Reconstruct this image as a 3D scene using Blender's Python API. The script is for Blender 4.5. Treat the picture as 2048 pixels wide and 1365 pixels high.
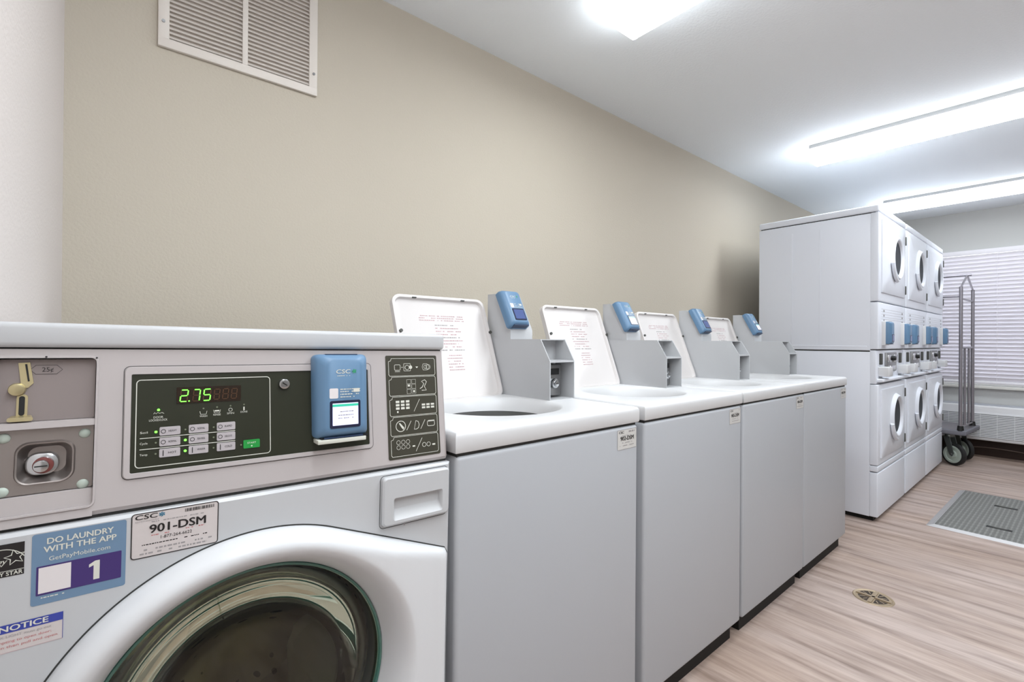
import bpy, bmesh, math, random
from math import radians, sin, cos, pi, sqrt
from mathutils import Vector, Matrix
random.seed(7)
for o in list(bpy.data.objects): bpy.data.objects.remove(o)
scene = bpy.context.scene
COL = scene.collection

# ---------------------------------------------------------------- camera
F_PX, CY, CAM_H = 956.66, 678.087, 1.1128
YAW, PITCH, ROLL = radians(49.6725), radians(0.1629), radians(0.4135)
cd = bpy.data.cameras.new('camera'); cam = bpy.data.objects.new('camera', cd); COL.objects.link(cam)
cd.sensor_width = 36.0; cd.sensor_fit = 'HORIZONTAL'; cd.lens = 36.0*F_PX/2048.0
cd.shift_y = (CY-682.5)/2048.0; cd.clip_start = 0.02; cd.clip_end = 100
fw = Vector((cos(YAW)*cos(PITCH), sin(YAW)*cos(PITCH), sin(PITCH)))
rt = Vector((sin(YAW), -cos(YAW), 0)); up = rt.cross(fw)
r2 = rt*cos(ROLL)+up*sin(ROLL); u2 = -rt*sin(ROLL)+up*cos(ROLL)
cam.matrix_world = Matrix(((r2.x,u2.x,-fw.x,0),(r2.y,u2.y,-fw.y,0),(r2.z,u2.z,-fw.z,CAM_H),(0,0,0,1)))
scene.camera = cam

# ---------------------------------------------------------------- world, exposure
scene.view_settings.view_transform = 'Standard'; scene.view_settings.look = 'None'
scene.view_settings.gamma = 1.0; scene.view_settings.use_curve_mapping = False
scene.view_settings.exposure = 1.5
w = bpy.data.worlds.new('world'); scene.world = w; w.use_nodes = True
wn = w.node_tree.nodes['Background']; wn.inputs[0].default_value = (0.90,0.94,1.0,1); wn.inputs[1].default_value = 1.2
LAMP_STRENGTHS = (6.8, 6.8, 7.0, 4.6)   # from the added unseen lamp over the camera to the one by the window

# ---------------------------------------------------------------- materials
def lin(c):
    return tuple(((x/255)/12.92 if x/255 <= .04045 else ((x/255+.055)/1.055)**2.4) for x in c)
def mat(name, rgb, rough=.5, metal=0., emit=None, es=0., bump=None, spec=.5, trans=0., ior=1.45, coat=0.):
    m = bpy.data.materials.new(name); m.use_nodes = True; nt = m.node_tree; b = nt.nodes['Principled BSDF']
    b.inputs['Base Color'].default_value = (*lin(rgb),1); b.inputs['Roughness'].default_value = rough
    b.inputs['Metallic'].default_value = metal; b.inputs['Specular IOR Level'].default_value = spec
    b.inputs['Transmission Weight'].default_value = trans; b.inputs['IOR'].default_value = ior
    b.inputs['Coat Weight'].default_value = coat
    if emit is not None:
        b.inputs['Emission Color'].default_value = (*lin(emit),1); b.inputs['Emission Strength'].default_value = es
    if bump:
        scale, dist, st = bump
        tc = nt.nodes.new('ShaderNodeTexCoord'); n = nt.nodes.new('ShaderNodeTexNoise'); n.inputs['Scale'].default_value = scale
        n.inputs['Detail'].default_value = 3; bp = nt.nodes.new('ShaderNodeBump')
        bp.inputs['Distance'].default_value = dist; bp.inputs['Strength'].default_value = st
        nt.links.new(tc.outputs['Object'], n.inputs['Vector']); nt.links.new(n.outputs['Fac'], bp.inputs['Height'])
        nt.links.new(bp.outputs['Normal'], b.inputs['Normal'])
    return m
M = {}
M['wall'] = mat('beige orange-peel wall paint', (192,183,168), .75, bump=(130,.0025,.45))
M['rightwall'] = mat('taupe wall paint', (150,146,142), .8)
M['endwall'] = mat('off-white wall paint', (214,206,202), .75, bump=(130,.0025,.3))
M['backwall'] = mat('pale grey wall paint', (196,196,194), .8, bump=(130,.002,.3))
M['ceiling'] = mat('white textured ceiling', (242,247,251), .85, bump=(90,.003,.4))
M['enamel'] = mat('white enamel', (184,185,187), .32, bump=(260,.0002,.15))
M['cabinet_enamel'] = mat('grey-white cabinet enamel', (171,173,177), .38, bump=(260,.0002,.15))
M['enamel_warm'] = mat('ivory white enamel', (174,167,166), .34)
M['white_plastic'] = mat('white plastic', (208,208,209), .35)
M['door_plastic'] = mat('bright white door plastic', (206,207,209), .28)
M['lid_in'] = mat('lid lining enamel', (212,207,205), .4)
M['seam'] = mat('shadow gap rubber', (48,48,46), .7)
M['gasket'] = mat('grey gasket', (70,70,66), .55)
M['black'] = mat('black plastic', (20,20,20), .5)
M['toekick'] = mat('black toe kick', (16,14,12), .7)
M['panelglass'] = mat('black overlay', (38,40,28), .3)
M['greygraph'] = mat('dark printed overlay', (58,56,46), .4)
M['print_white'] = mat('white print', (205,205,195), .5)
M['print_black'] = mat('black print', (30,26,26), .5)
M['print_grey'] = mat('grey print', (150,146,146), .5)
M['print_pink'] = mat('faded pink print', (188,152,156), .5)
M['print_red'] = mat('red print', (185,110,110), .5)
M['button'] = mat('light grey keypad button', (168,162,164), .5)
M['led'] = mat('green lit led', (60,255,40), .5, emit=(110,255,70), es=1.1)
M['led_off'] = mat('unlit led', (110,116,96), .5)
M['seg_off'] = mat('unlit display segment', (74,44,14), .5)
M['disp'] = mat('display window', (34,20,8), .25)
M['start'] = mat('green start key', (20,120,50), .5, emit=(20,190,60), es=.05)
M['steel'] = mat('brushed coin plate steel', (150,142,138), .36, .85)
M['greysteel'] = mat('painted grey coin plate', (138,128,126), .42, .35)
M['chrome'] = mat('chrome', (200,202,204), .18, 1.)
M['zinc'] = mat('zinc metal', (150,150,150), .35, .9)
M['brass'] = mat('brass coin slot', (190,178,140), .32, .8)
M['drainbrass'] = mat('worn drain brass', (168,150,126), .4, .5)
M['drainhole'] = mat('dark drain opening', (44,32,22), .6)
M['redplastic'] = mat('dark red lock collar', (112,58,54), .4)
M['blue'] = mat('blue card reader plastic', (94,126,156), .38)
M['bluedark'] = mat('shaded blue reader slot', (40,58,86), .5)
M['screenframe'] = mat('screen bezel', (30,32,58), .3)
M['screen'] = mat('lit screen', (200,205,240), .3, emit=(215,215,250), es=.2)
M['screenbar'] = mat('lit green header', (40,160,130), .3, emit=(60,175,145), es=.25)
M['screendim'] = mat('dim screen', (70,84,128), .2, emit=(70,84,130), es=.08)
M['logo_green'] = mat('green logo print', (50,150,100), .5)
M['logo_blue'] = mat('teal logo print', (30,110,140), .5)
M['sticker'] = mat('white sticker', (196,188,186), .5)
M['stickerblue'] = mat('blue sticker', (104,130,156), .5)
M['purple'] = mat('purple print', (62,44,104), .5)
M['qr_pad'] = mat('blank white pad', (214,208,208), .5)
M['noticeblue'] = mat('notice blue print', (54,66,150), .5)
M['plate_dim'] = mat('pale machine label', (196,194,190), .5)
M['dryer'] = mat('bright white dryer enamel', (224,227,235), .34)
M['trim'] = mat('white painted grille', (222,214,206), .5)
M['grilleback'] = mat('grille duct back', (206,198,190), .8)
M['blind'] = mat('white blind slat', (230,227,232), .5)
M['sill'] = mat('white sill paint', (214,212,206), .5)
M['brown'] = mat('dark brown baseboard', (50,34,28), .6)
M['acwhite'] = mat('off white heater plastic', (222,222,224), .45)
M['acgrey'] = mat('grey heater top', (176,178,186), .5)
M['acdark'] = mat('heater grille shadow gap', (128,132,138), .7)
M['cable'] = mat('grey cable', (120,104,96), .5)
M['matgrey'] = None
M['alu'] = mat('aluminium edge', (190,188,188), .4, .6)
M['rubber'] = mat('black rubber tyre', (28,28,28), .6)
M['hubgrey'] = mat('grey-green wheel hub', (172,182,172), .45)
M['castersteel'] = mat('caster fork steel', (130,136,134), .35, .8)
M['tube'] = mat('cart tube steel', (150,146,152), .35, .7)
M['deck'] = mat('grey cart deck', (112,112,120), .6)
M['tubwhite'] = mat('tub ring plastic', (200,200,200), .4)
M['drumhole'] = None
for k_,st_ in enumerate(LAMP_STRENGTHS):
    M['diffuser%d'%k_] = mat('lit lamp diffuser', (255,255,255), .4, emit=(241,248,253), es=st_)
    M['diffside%d'%k_] = mat('lit lamp diffuser side', (255,255,255), .4, emit=(241,248,253), es=st_*.42)
M['housing'] = mat('lamp housing grey', (168,168,168), .5)
M['dryerwin'] = mat('dark dryer window glass', (44,46,52), .5, spec=.15)
def glass(name, rgb, rough=0., ior=1.45):
    m = bpy.data.materials.new(name); m.use_nodes = True; nt = m.node_tree; b = nt.nodes['Principled BSDF']
    b.inputs['Base Color'].default_value = (*lin(rgb),1); b.inputs['Roughness'].default_value = rough
    b.inputs['Transmission Weight'].default_value = 1; b.inputs['IOR'].default_value = ior
    return m
M['glass'] = glass('green tinted door glass', (190,194,172), .0)
M['glassrim'] = mat('teal glass rim', (52,104,92), .12, coat=.8)
M['pane'] = glass('window pane', (250,252,255), 0, 1.1)
def drum_mat():
    m = mat('perforated steel drum', (150,142,128), .3, .9); nt = m.node_tree; b = nt.nodes['Principled BSDF']
    tc = nt.nodes.new('ShaderNodeTexCoord'); v = nt.nodes.new('ShaderNodeTexVoronoi'); v.inputs['Scale'].default_value = 42; v.inputs['Randomness'].default_value = .15
    r = nt.nodes.new('ShaderNodeValToRGB'); r.color_ramp.elements[0].position = .16; r.color_ramp.elements[1].position = .2
    r.color_ramp.elements[0].color = (.01,.01,.008,1); r.color_ramp.elements[1].color = (*lin((150,142,128)),1)
    nt.links.new(tc.outputs['Object'], v.inputs['Vector']); nt.links.new(v.outputs['Distance'], r.inputs[0]); nt.links.new(r.outputs[0], b.inputs['Base Color'])
    return m
M['drumhole'] = drum_mat()
def mat_ribbed():
    m = mat('ribbed grey mat', (118,118,114), .55); nt = m.node_tree; b = nt.nodes['Principled BSDF']
    tc = nt.nodes.new('ShaderNodeTexCoord'); sp = nt.nodes.new('ShaderNodeSeparateXYZ')
    nt.links.new(tc.outputs['Object'], sp.inputs[0])
    def wv(out, per):
        a = nt.nodes.new('ShaderNodeMath'); a.operation = 'MULTIPLY'; a.inputs[1].default_value = 2*pi/per
        s = nt.nodes.new('ShaderNodeMath'); s.operation = 'SINE'; nt.links.new(out, a.inputs[0]); nt.links.new(a.outputs[0], s.inputs[0]); return s
    s1 = wv(sp.outputs[1], .022); s2 = wv(sp.outputs[0], .06)
    ad = nt.nodes.new('ShaderNodeMath'); ad.operation = 'ADD'; nt.links.new(s1.outputs[0], ad.inputs[0])
    sc = nt.nodes.new('ShaderNodeMath'); sc.operation = 'MULTIPLY'; sc.inputs[1].default_value = .35; nt.links.new(s2.outputs[0], sc.inputs[0]); nt.links.new(sc.outputs[0], ad.inputs[1])
    r = nt.nodes.new('ShaderNodeValToRGB'); r.color_ramp.elements[0].position = .0; r.color_ramp.elements[1].position = .8
    r.color_ramp.elements[0].color = (*lin((104,104,101)),1); r.color_ramp.elements[1].color = (*lin((127,127,123)),1)
    nt.links.new(ad.outputs[0], r.inputs[0]); nt.links.new(r.outputs[0], b.inputs['Base Color'])
    bp = nt.nodes.new('ShaderNodeBump'); bp.inputs['Distance'].default_value = .0006; nt.links.new(ad.outputs[0], bp.inputs['Height']); nt.links.new(bp.outputs[0], b.inputs['Normal'])
    return m
M['matgrey'] = mat_ribbed()
def floor_mat():
    m = bpy.data.materials.new('wood plank vinyl floor'); m.use_nodes = True; nt = m.node_tree; b = nt.nodes['Principled BSDF']
    L = nt.links.new; N = nt.nodes.new
    tc = N('ShaderNodeTexCoord'); sp = N('ShaderNodeSeparateXYZ'); L(tc.outputs['Object'], sp.inputs[0])
    cb = N('ShaderNodeCombineXYZ'); L(sp.outputs[1], cb.inputs[0]); L(sp.outputs[0], cb.inputs[1])
    br = N('ShaderNodeTexBrick'); br.inputs['Scale'].default_value = 1; br.inputs['Brick Width'].default_value = 1.22; br.inputs['Row Height'].default_value = .178
    br.inputs['Mortar Size'].default_value = .0012; br.offset = .37
    br.inputs['Color1'].default_value = (0,0,0,1); br.inputs['Color2'].default_value = (1,1,1,1); br.inputs['Mortar'].default_value = (.3,.3,.3,1)
    L(cb.outputs[0], br.inputs['Vector'])
    def noise(sx, sy, scale, det, off):
        mp = N('ShaderNodeMapping'); mp.inputs['Scale'].default_value = (sx, sy, 1); mp.inputs['Location'].default_value = (off, off*2, 0)
        n = N('ShaderNodeTexNoise'); n.inputs['Scale'].default_value = scale; n.inputs['Detail'].default_value = det; n.inputs['Roughness'].default_value = .6
        L(cb.outputs[0], mp.inputs[0]); L(mp.outputs[0], n.inputs[0]); return n
    n1 = noise(1.1, 12, 1.6, 6, 3.1); n2 = noise(3.0, 60, 2.0, 4, 1.2); n3 = noise(.8, 3, 1.0, 2, 7)
    r = N('ShaderNodeValToRGB'); e = r.color_ramp.elements
    e[0].position = .30; e[0].color = (*lin((130,112,103)),1); e[1].position = .66; e[1].color = (*lin((198,181,173)),1)
    mid = e.new(.47); mid.color = (*lin((175,157,148)),1)
    L(n1.outputs[0], r.inputs[0])
    mx = N('ShaderNodeMix'); mx.data_type = 'RGBA'; mx.blend_type = 'MULTIPLY'; mx.inputs[0].default_value = .5
    r2_ = N('ShaderNodeValToRGB'); r2_.color_ramp.elements[0].position = .3; r2_.color_ramp.elements[0].color = (.72,.70,.68,1); r2_.color_ramp.elements[1].position = .6; r2_.color_ramp.elements[1].color = (1,1,1,1)
    L(n2.outputs[0], r2_.inputs[0]); L(r.outputs[0], mx.inputs[6]); L(r2_.outputs[0], mx.inputs[7])
    mx2 = N('ShaderNodeMix'); mx2.data_type = 'RGBA'; mx2.blend_type = 'MULTIPLY'; mx2.inputs[0].default_value = 1
    r3 = N('ShaderNodeValToRGB'); r3.color_ramp.elements[0].color = (.90,.88,.86,1); r3.color_ramp.elements[1].color = (1.0,1.0,1.0,1)
    L(br.outputs['Color'], r3.inputs[0]); L(mx.outputs[2], mx2.inputs[6]); L(r3.outputs[0], mx2.inputs[7])
    mx3 = N('ShaderNodeMix'); mx3.data_type = 'RGBA'; mx3.blend_type = 'MULTIPLY'; mx3.inputs[0].default_value = 1
    r4 = N('ShaderNodeValToRGB'); r4.color_ramp.elements[0].position = .35; r4.color_ramp.elements[0].color = (.93,.88,.82,1); r4.color_ramp.elements[1].position = .6; r4.color_ramp.elements[1].color = (1,1,1,1)
    L(n3.outputs[0], r4.inputs[0]); L(mx2.outputs[2], mx3.inputs[6]); L(r4.outputs[0], mx3.inputs[7])
    L(mx3.outputs[2], b.inputs['Base Color']); b.inputs['Roughness'].default_value = .42
    return m
M['floor'] = floor_mat()

# ---------------------------------------------------------------- mesh builder
_txt = {}
def text2d(s, bold=0.0):
    key = (s, bold)
    if key in _txt: return _txt[key]
    c = bpy.data.curves.new('t', 'FONT'); c.body = s; c.size = 1; c.offset = bold; c.resolution_u = 3
    o = bpy.data.objects.new('t', c); COL.objects.link(o); bpy.context.view_layer.update()
    dg = bpy.context.evaluated_depsgraph_get(); me = bpy.data.meshes.new_from_object(o.evaluated_get(dg))
    v = [(p.co.x, p.co.y) for p in me.vertices]; f = [tuple(p.vertices) for p in me.polygons]
    bpy.data.objects.remove(o); bpy.data.curves.remove(c); bpy.data.meshes.remove(me)
    _txt[key] = (v, f); return _txt[key]

class MB:
    def __init__(self): self.v=[]; self.f=[]; self.m=[]; self.names=[]
    def mi(self, n):
        if n not in self.names: self.names.append(n)
        return self.names.index(n)
    def add(self, vs, fs, m):
        b = len(self.v); self.v += [tuple(x) for x in vs]; k = self.mi(m)
        for f in fs: self.f.append(tuple(b+i for i in f)); self.m.append(k)
        return self
    def frombm(self, bm, m, mx=None):
        bm.verts.index_update()
        vs = [(mx @ v.co) if mx else v.co.copy() for v in bm.verts]; fs = [[v.index for v in f.verts] for f in bm.faces]
        bm.free(); return self.add(vs, fs, m)
    def box(self, x0,x1,y0,y1,z0,z1, m, bev=0, seg=2, mx=None):
        bm = bmesh.new(); bmesh.ops.create_cube(bm, size=1)
        for v in bm.verts: v.co = Vector(((x0+x1)/2+v.co.x*(x1-x0),(y0+y1)/2+v.co.y*(y1-y0),(z0+z1)/2+v.co.z*(z1-z0)))
        if bev: bmesh.ops.bevel(bm, geom=bm.edges[:], offset=bev, segments=seg, profile=.5, affect='EDGES')
        return self.frombm(bm, m, mx)
    def cyl(self, p0, p1, r, m, seg=24, r1=None, bev=0):
        p0=Vector(p0); p1=Vector(p1); d=p1-p0
        bm = bmesh.new(); bmesh.ops.create_cone(bm, cap_ends=True, segments=seg, radius1=r, radius2=r if r1 is None else r1, depth=d.length)
        if bev:
            es=[e for e in bm.edges if abs(e.verts[0].co.z-e.verts[1].co.z)<1e-6]
            bmesh.ops.bevel(bm, geom=es, offset=bev, segments=2, profile=.5, affect='EDGES')
        q = d.to_track_quat('Z','Y').to_matrix().to_4x4(); q.translation=(p0+p1)/2
        return self.frombm(bm, m, q)
    def sphere(self, c, r, m, seg=16, sc=(1,1,1)):
        bm=bmesh.new(); bmesh.ops.create_uvsphere(bm,u_segments=seg,v_segments=seg//2,radius=r)
        return self.frombm(bm, m, Matrix.Translation(c)@Matrix.Diagonal((*sc,1)))
    def tube(self, pts, r, m, seg=10):
        P=[Vector(p) for p in pts]; rings=[]
        nrm=None
        for i,p in enumerate(P):
            t=(P[min(i+1,len(P)-1)]-P[max(i-1,0)]).normalized()
            if nrm is None: nrm=t.orthogonal().normalized()
            else: nrm=(nrm-t*nrm.dot(t)).normalized()
            b=t.cross(nrm); rings.append([p+nrm*(r*cos(2*pi*k/seg))+b*(r*sin(2*pi*k/seg)) for k in range(seg)])
        vs=[v for g in rings for v in g]; fs=[]
        for i in range(len(P)-1):
            for k in range(seg): fs.append((i*seg+k,i*seg+(k+1)%seg,(i+1)*seg+(k+1)%seg,(i+1)*seg+k))
        fs.append(tuple(reversed(range(seg)))); fs.append(tuple(range((len(P)-1)*seg,len(P)*seg)))
        return self.add(vs,fs,m)
    def lathe(self, prof, c, m, seg=48, axis='y', closed=False):
        # prof: list of (radius, along)
        vs=[]; fs=[]; n=len(prof)
        for k in range(seg):
            a=2*pi*k/seg
            for r,h in prof:
                if axis=='y': vs.append((c[0]+r*cos(a), c[1]+h, c[2]+r*sin(a)))
                elif axis=='z': vs.append((c[0]+r*cos(a), c[1]+r*sin(a), c[2]+h))
                else: vs.append((c[0]+h, c[1]+r*cos(a), c[2]+r*sin(a)))
        for k in range(seg):
            q=(k+1)%seg
            for i in range(n-1 if not closed else n):
                j=(i+1)%n; fs.append((k*n+i,k*n+j,q*n+j,q*n+i))
        return self.add(vs,fs,m)
    def loops(self, loops, m, cap0=False, cap1=False):
        n=len(loops[0]); vs=[p for l in loops for p in l]; fs=[]
        for i in range(len(loops)-1):
            for k in range(n): fs.append((i*n+k,i*n+(k+1)%n,(i+1)*n+(k+1)%n,(i+1)*n+k))
        if cap0: fs.append(tuple(range(n)))
        if cap1: fs.append(tuple(range((len(loops)-1)*n,len(loops)*n)))
        return self.add(vs,fs,m)
    def prism(self, poly, fn, a, b, m):
        n=len(poly); vs=[fn(p,a) for p in poly]+[fn(p,b) for p in poly]
        fs=[tuple(range(n)),tuple(reversed(range(n,2*n)))]+[(i,(i+1)%n,n+(i+1)%n,n+i) for i in range(n)]
        return self.add(vs,fs,m)
    def build(self, name, parent=None, loc=None, rot=None, angle=35, label=None):
        me=bpy.data.meshes.new(name); me.from_pydata(self.v,[],self.f)
        for n in self.names: me.materials.append(M[n])
        for p,k in zip(me.polygons,self.m): p.material_index=k
        me.update()
        bm=bmesh.new(); bm.from_mesh(me); bmesh.ops.recalc_face_normals(bm, faces=bm.faces); bm.to_mesh(me); bm.free()
        me.shade_smooth(); me.set_sharp_from_angle(angle=radians(angle))
        o=bpy.data.objects.new(name,me); COL.objects.link(o)
        if parent: o.parent=parent
        if loc: o.location=loc
        if rot: o.rotation_euler=rot
        if label: o['label']=label
        return o

class Deco(MB):
    """flat printing and thin pieces laid out in (s,z) on a surface; fn(s,z,lift) -> xyz"""
    def __init__(self, fn): super().__init__(); self.fn=fn
    def poly(self, pts, m, lift=.0003): return self.add([self.fn(s,z,lift) for s,z in pts],[tuple(range(len(pts)))],m)
    @staticmethod
    def rr(s0,z0,s1,z1,r,seg=5):
        if r<=0: return [(s0,z0),(s1,z0),(s1,z1),(s0,z1)]
        out=[]
        for cx,cz,a0 in ((s1-r,z0+r,-90),(s1-r,z1-r,0),(s0+r,z1-r,90),(s0+r,z0+r,180)):
            for k in range(seg+1):
                a=radians(a0+90*k/seg); out.append((cx+r*cos(a),cz+r*sin(a)))
        return out
    def rrect(self, s0,z0,s1,z1,m,r=0,lift=.0003): return self.poly(self.rr(s0,z0,s1,z1,r),m,lift)
    def slab(self, pts, m, lo, hi):
        n=len(pts); vs=[self.fn(s,z,lo) for s,z in pts]+[self.fn(s,z,hi) for s,z in pts]
        return self.add(vs,[tuple(range(n,2*n))]+[(i,(i+1)%n,n+(i+1)%n,n+i) for i in range(n)],m)
    def line(self, pts, w, m, closed=False, lift=.0004):
        n=len(pts); off=[]
        P=[Vector(p) for p in pts]
        for i in range(n):
            a=P[i-1] if (closed or i>0) else None; b=P[(i+1)%n] if (closed or i<n-1) else None
            t=Vector((0,0))
            if a is not None: t+=(P[i]-a).normalized()
            if b is not None: t+=(b-P[i]).normalized()
            t=t.normalized() if t.length>1e-9 else Vector((1,0)); nn=Vector((-t.y,t.x))
            off.append((P[i]+nn*w/2,P[i]-nn*w/2))
        vs=[self.fn(q.x,q.y,lift) for pr in off for q in pr]
        fs=[(2*i,2*i+1,2*((i+1)%n)+1,2*((i+1)%n)) for i in range(n if closed else n-1)]
        return self.add(vs,fs,m)
    def circ(self,s,z,r,m,lift=.0004,seg=16): return self.poly([(s+r*cos(2*pi*k/seg),z+r*sin(2*pi*k/seg)) for k in range(seg)],m,lift)
    def ring(self,s,z,r,w,m,lift=.0004,seg=20): return self.line([(s+r*cos(2*pi*k/seg),z+r*sin(2*pi*k/seg)) for k in range(seg)],w,m,True,lift)
    def text(self, t, s, z, h, m, width=None, align='c', bold=0., shear=0., lift=.0005):
        v,f=text2d(t,0)
        if not v: return self
        x0=min(a for a,b in v); x1=max(a for a,b in v); y0=min(b for a,b in v); y1=max(b for a,b in v)
        k=h/.70; kx=(width/(x1-x0)) if width else k; W=(x1-x0)*kx
        ox={'c':s-W/2,'l':s,'r':s-W}[align]
        sh=[(0,0)]
        if bold>=.02:
            q=h*bold*1.1; sh=[(-q,0),(0,0),(q,0),(0,q*.6),(0,-q*.4)]
        for i,(dx,dz_) in enumerate(sh):
            self.add([self.fn(ox+(a-x0)*kx+shear*b*k+dx, z+b*k+dz_, lift+i*.00002) for a,b in v],f,m)
        return self
    def scribble(self,s0,s1,z,h,m,lift=.0005,dens=.62):
        """tiny illegible print: a row of short dashes"""
        x=s0
        while x<s1:
            w=h*random.uniform(.8,3.0)
            if random.random()<dens+.2: self.rrect(x,z-h/2,min(x+w,s1),z+h/2,m,0,lift)
            x+=w+h*.6
        return self

def empty(name, loc=(0,0,0), rot=(0,0,0)):
    o=bpy.data.objects.new(name,None); o.empty_display_size=.1; COL.objects.link(o); o.location=loc; o.rotation_euler=rot; return o
def tag(o, label, cat, group=None):
    o['label']=label; o['category']=cat
    if group: o['group']=group
    return o
def struct(o): o['kind']='structure'; return o

# ================================================================ ROOM
CEIL=2.4544; YW=1.776; XW=6.68; YR=-1.82
b=MB().box(-.7,XW+.12,YR-.12,YW+.12,-.1,0,'floor'); struct(b.build('floor'))
b=MB().box(-.7,XW+.12,YR-.12,YW+.12,CEIL,CEIL+.1,'ceiling'); struct(b.build('ceiling'))
b=MB().box(-.7,XW+.12,YW,YW+.12,0,CEIL,'wall'); struct(b.build('wall_left'))
b=MB().box(-.7,XW+.12,YR-.12,YR,0,CEIL,'rightwall'); struct(b.build('wall_right'))
# near end wall, slightly out of square
def endx(y): return -.092-(1.776-y)*.0563
b=MB(); y0,y1=YW,YR
b.add([(endx(y0),y0,0),(endx(y1),y1,0),(endx(y1)-.12,y1,0),(endx(y0)-.12,y0,0),(endx(y0),y0,CEIL),(endx(y1),y1,CEIL),(endx(y1)-.12,y1,CEIL),(endx(y0)-.12,y0,CEIL)],
      [(0,1,2,3),(4,5,6,7),(0,1,5,4),(1,2,6,5),(2,3,7,6),(3,0,4,7)],'endwall'); struct(b.build('wall_front'))
# far wall with window opening
WY0,WY1,WZ0,WZ1=-.95,1.30,.70,2.045
b=MB()
b.box(XW,XW+.12,YR,WY0,0,CEIL,'backwall'); b.box(XW,XW+.12,WY1,YW,0,CEIL,'backwall')
b.box(XW,XW+.12,WY0,WY1,0,WZ0,'backwall'); b.box(XW,XW+.12,WY0,WY1,WZ1,CEIL,'backwall'); struct(b.build('wall_back'))
b=MB().box(XW-.014,XW,YR,1.776,0,.15,'brown',.003); struct(b.build('baseboard_back'))
b=MB().box(XW-.05,XW,WY0-.04,WY1+.04,WZ0-.035,WZ0-.006,'sill',.006); struct(b.build('trim_1'))
wr=MB()
for y in (WY0,(WY0+WY1)/2-.02,WY1-.04): wr.box(XW+.06,XW+.10,y,y+.04,WZ0,WZ1,'sill')
wr.box(XW+.06,XW+.10,WY0,WY1,WZ0,WZ0+.04,'sill'); wr.box(XW+.06,XW+.10,WY0,WY1,WZ1-.04,WZ1,'sill')
win=struct(wr.build('window_1'))
MB().box(XW+.078,XW+.082,WY0+.04,WY1-.04,WZ0+.04,WZ1-.04,'pane').build('window_pane',win)

# ---------------------------------------------------------------- blinds
root=tag(empty('window_blinds',(XW-.035,.175,.715)),'wide white horizontal slat blinds lowered over the far window','blinds')
h=MB(); h.box(-.025,.03,-1.125,1.125,1.29,1.335,'blind',.003); h.build('headrail',root)
s=MB(); n=33
for i in range(n):
    z=.045+i*(1.245-.03)/(n-1); mx=Matrix.Translation((0,0,z))@Matrix.Rotation(radians(52),4,'Y')
    s.box(-.025,.025,-1.12,1.12,-.0015,.0015,'blind',0,1,mx)
s.build('slats',root)
r=MB(); r.box(-.022,.022,-1.12,1.12,.0,.022,'blind',.004); r.build('bottom_rail',root)
for y in (-.95,-.32,.32,.95):
    MB().cyl((-.024,y,.01),(-.024,y,1.30),.0016,'blind',6).build('ladder_cord',root)

# ---------------------------------------------------------------- wall heater unit
root=tag(empty('heater_unit',(XW-.001,.30,.175)),'long low off-white heater unit with fine horizontal grille under the window blinds','heater')
b=MB(); b.box(-.20,0,-1.02,.92,0,.335,'acwhite',.012,3); b.build('cabinet',root)
b=MB(); b.box(-.17,-.004,-.98,.88,.335,.341,'acgrey'); b.build('top_grille',root)
b=MB(); b.box(-.203,-.199,-.97,.87,.03,.262,'acdark')
for i in range(15): b.box(-.209,-.199,-.97,.87,.034+i*.0157,.034+i*.0157+.0095,'acwhite')
for y in [(-.97+.115*k) for k in range(17)]: b.box(-.2075,-.199,y-.002,y+.002,.03,.262,'acwhite')
b.build('front_grille',root)

# ---------------------------------------------------------------- cable on floor
pts=[(XW-.03+.02*sin(k*.9)-.02, .75-.06*k, .06+.03*sin(k*.35)) for k in range(26)]
tag(MB().tube(pts,.004,'cable',8).build('power_cable'),'thin grey cable running along the dark brown baseboard under the heater','cable')

# ---------------------------------------------------------------- return air grille
GX0,GX1,GZ0,GZ1=.111,.572,1.984,2.395
root=tag(empty('air_grille',((GX0+GX1)/2,YW,(GZ0+GZ1)/2)),'white louvred return air grille high on the beige wall above the front-loading washer','vent')
hx=(GX1-GX0)/2; hz=(GZ1-GZ0)/2
b=MB(); fr=.028; Rr=Deco.rr
o_=Rr(-hx,-hz,hx,hz,0)
b.box(-hx,hx,-.012,0,-hz,-hz+fr,'trim',.002); b.box(-hx,hx,-.012,0,hz-fr,hz,'trim',.002)
b.box(-hx,-hx+fr,-.0119,0,-hz+fr-.002,hz-fr+.002,'trim',.002); b.box(hx-fr,hx,-.0119,0,-hz+fr-.002,hz-fr+.002,'trim',.002)
b.box(-.008,.008,-.0118,0,-hz+fr-.002,hz-fr+.002,'trim',.001)
b.build('frame',root)
b=MB(); b.box(-hx+.01,hx-.01,-.0015,-.0005,-hz+.01,hz-.01,'grilleback')
n=int((2*hz-2*fr)/.0138)
for i in range(n):
    z=-hz+fr+.008+i*.0138
    for a0,a1 in ((-hx+fr-.001,-.007),(.007,hx-fr+.001)):
        mx=Matrix.Translation((0,-.006,z))@Matrix.Rotation(radians(48),4,'X'); b.box(a0,a1,-.0070,.0070,-.0007,.0007,'trim',0,1,mx)
b.build('louvres',root)
for sx in (-1,1):
    MB().cyl((sx*(hx-.013),-.0125,-hz+.075),(sx*(hx-.013),-.0155,-hz+.075),.0045,'zinc',12).build('screw',root)

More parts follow.
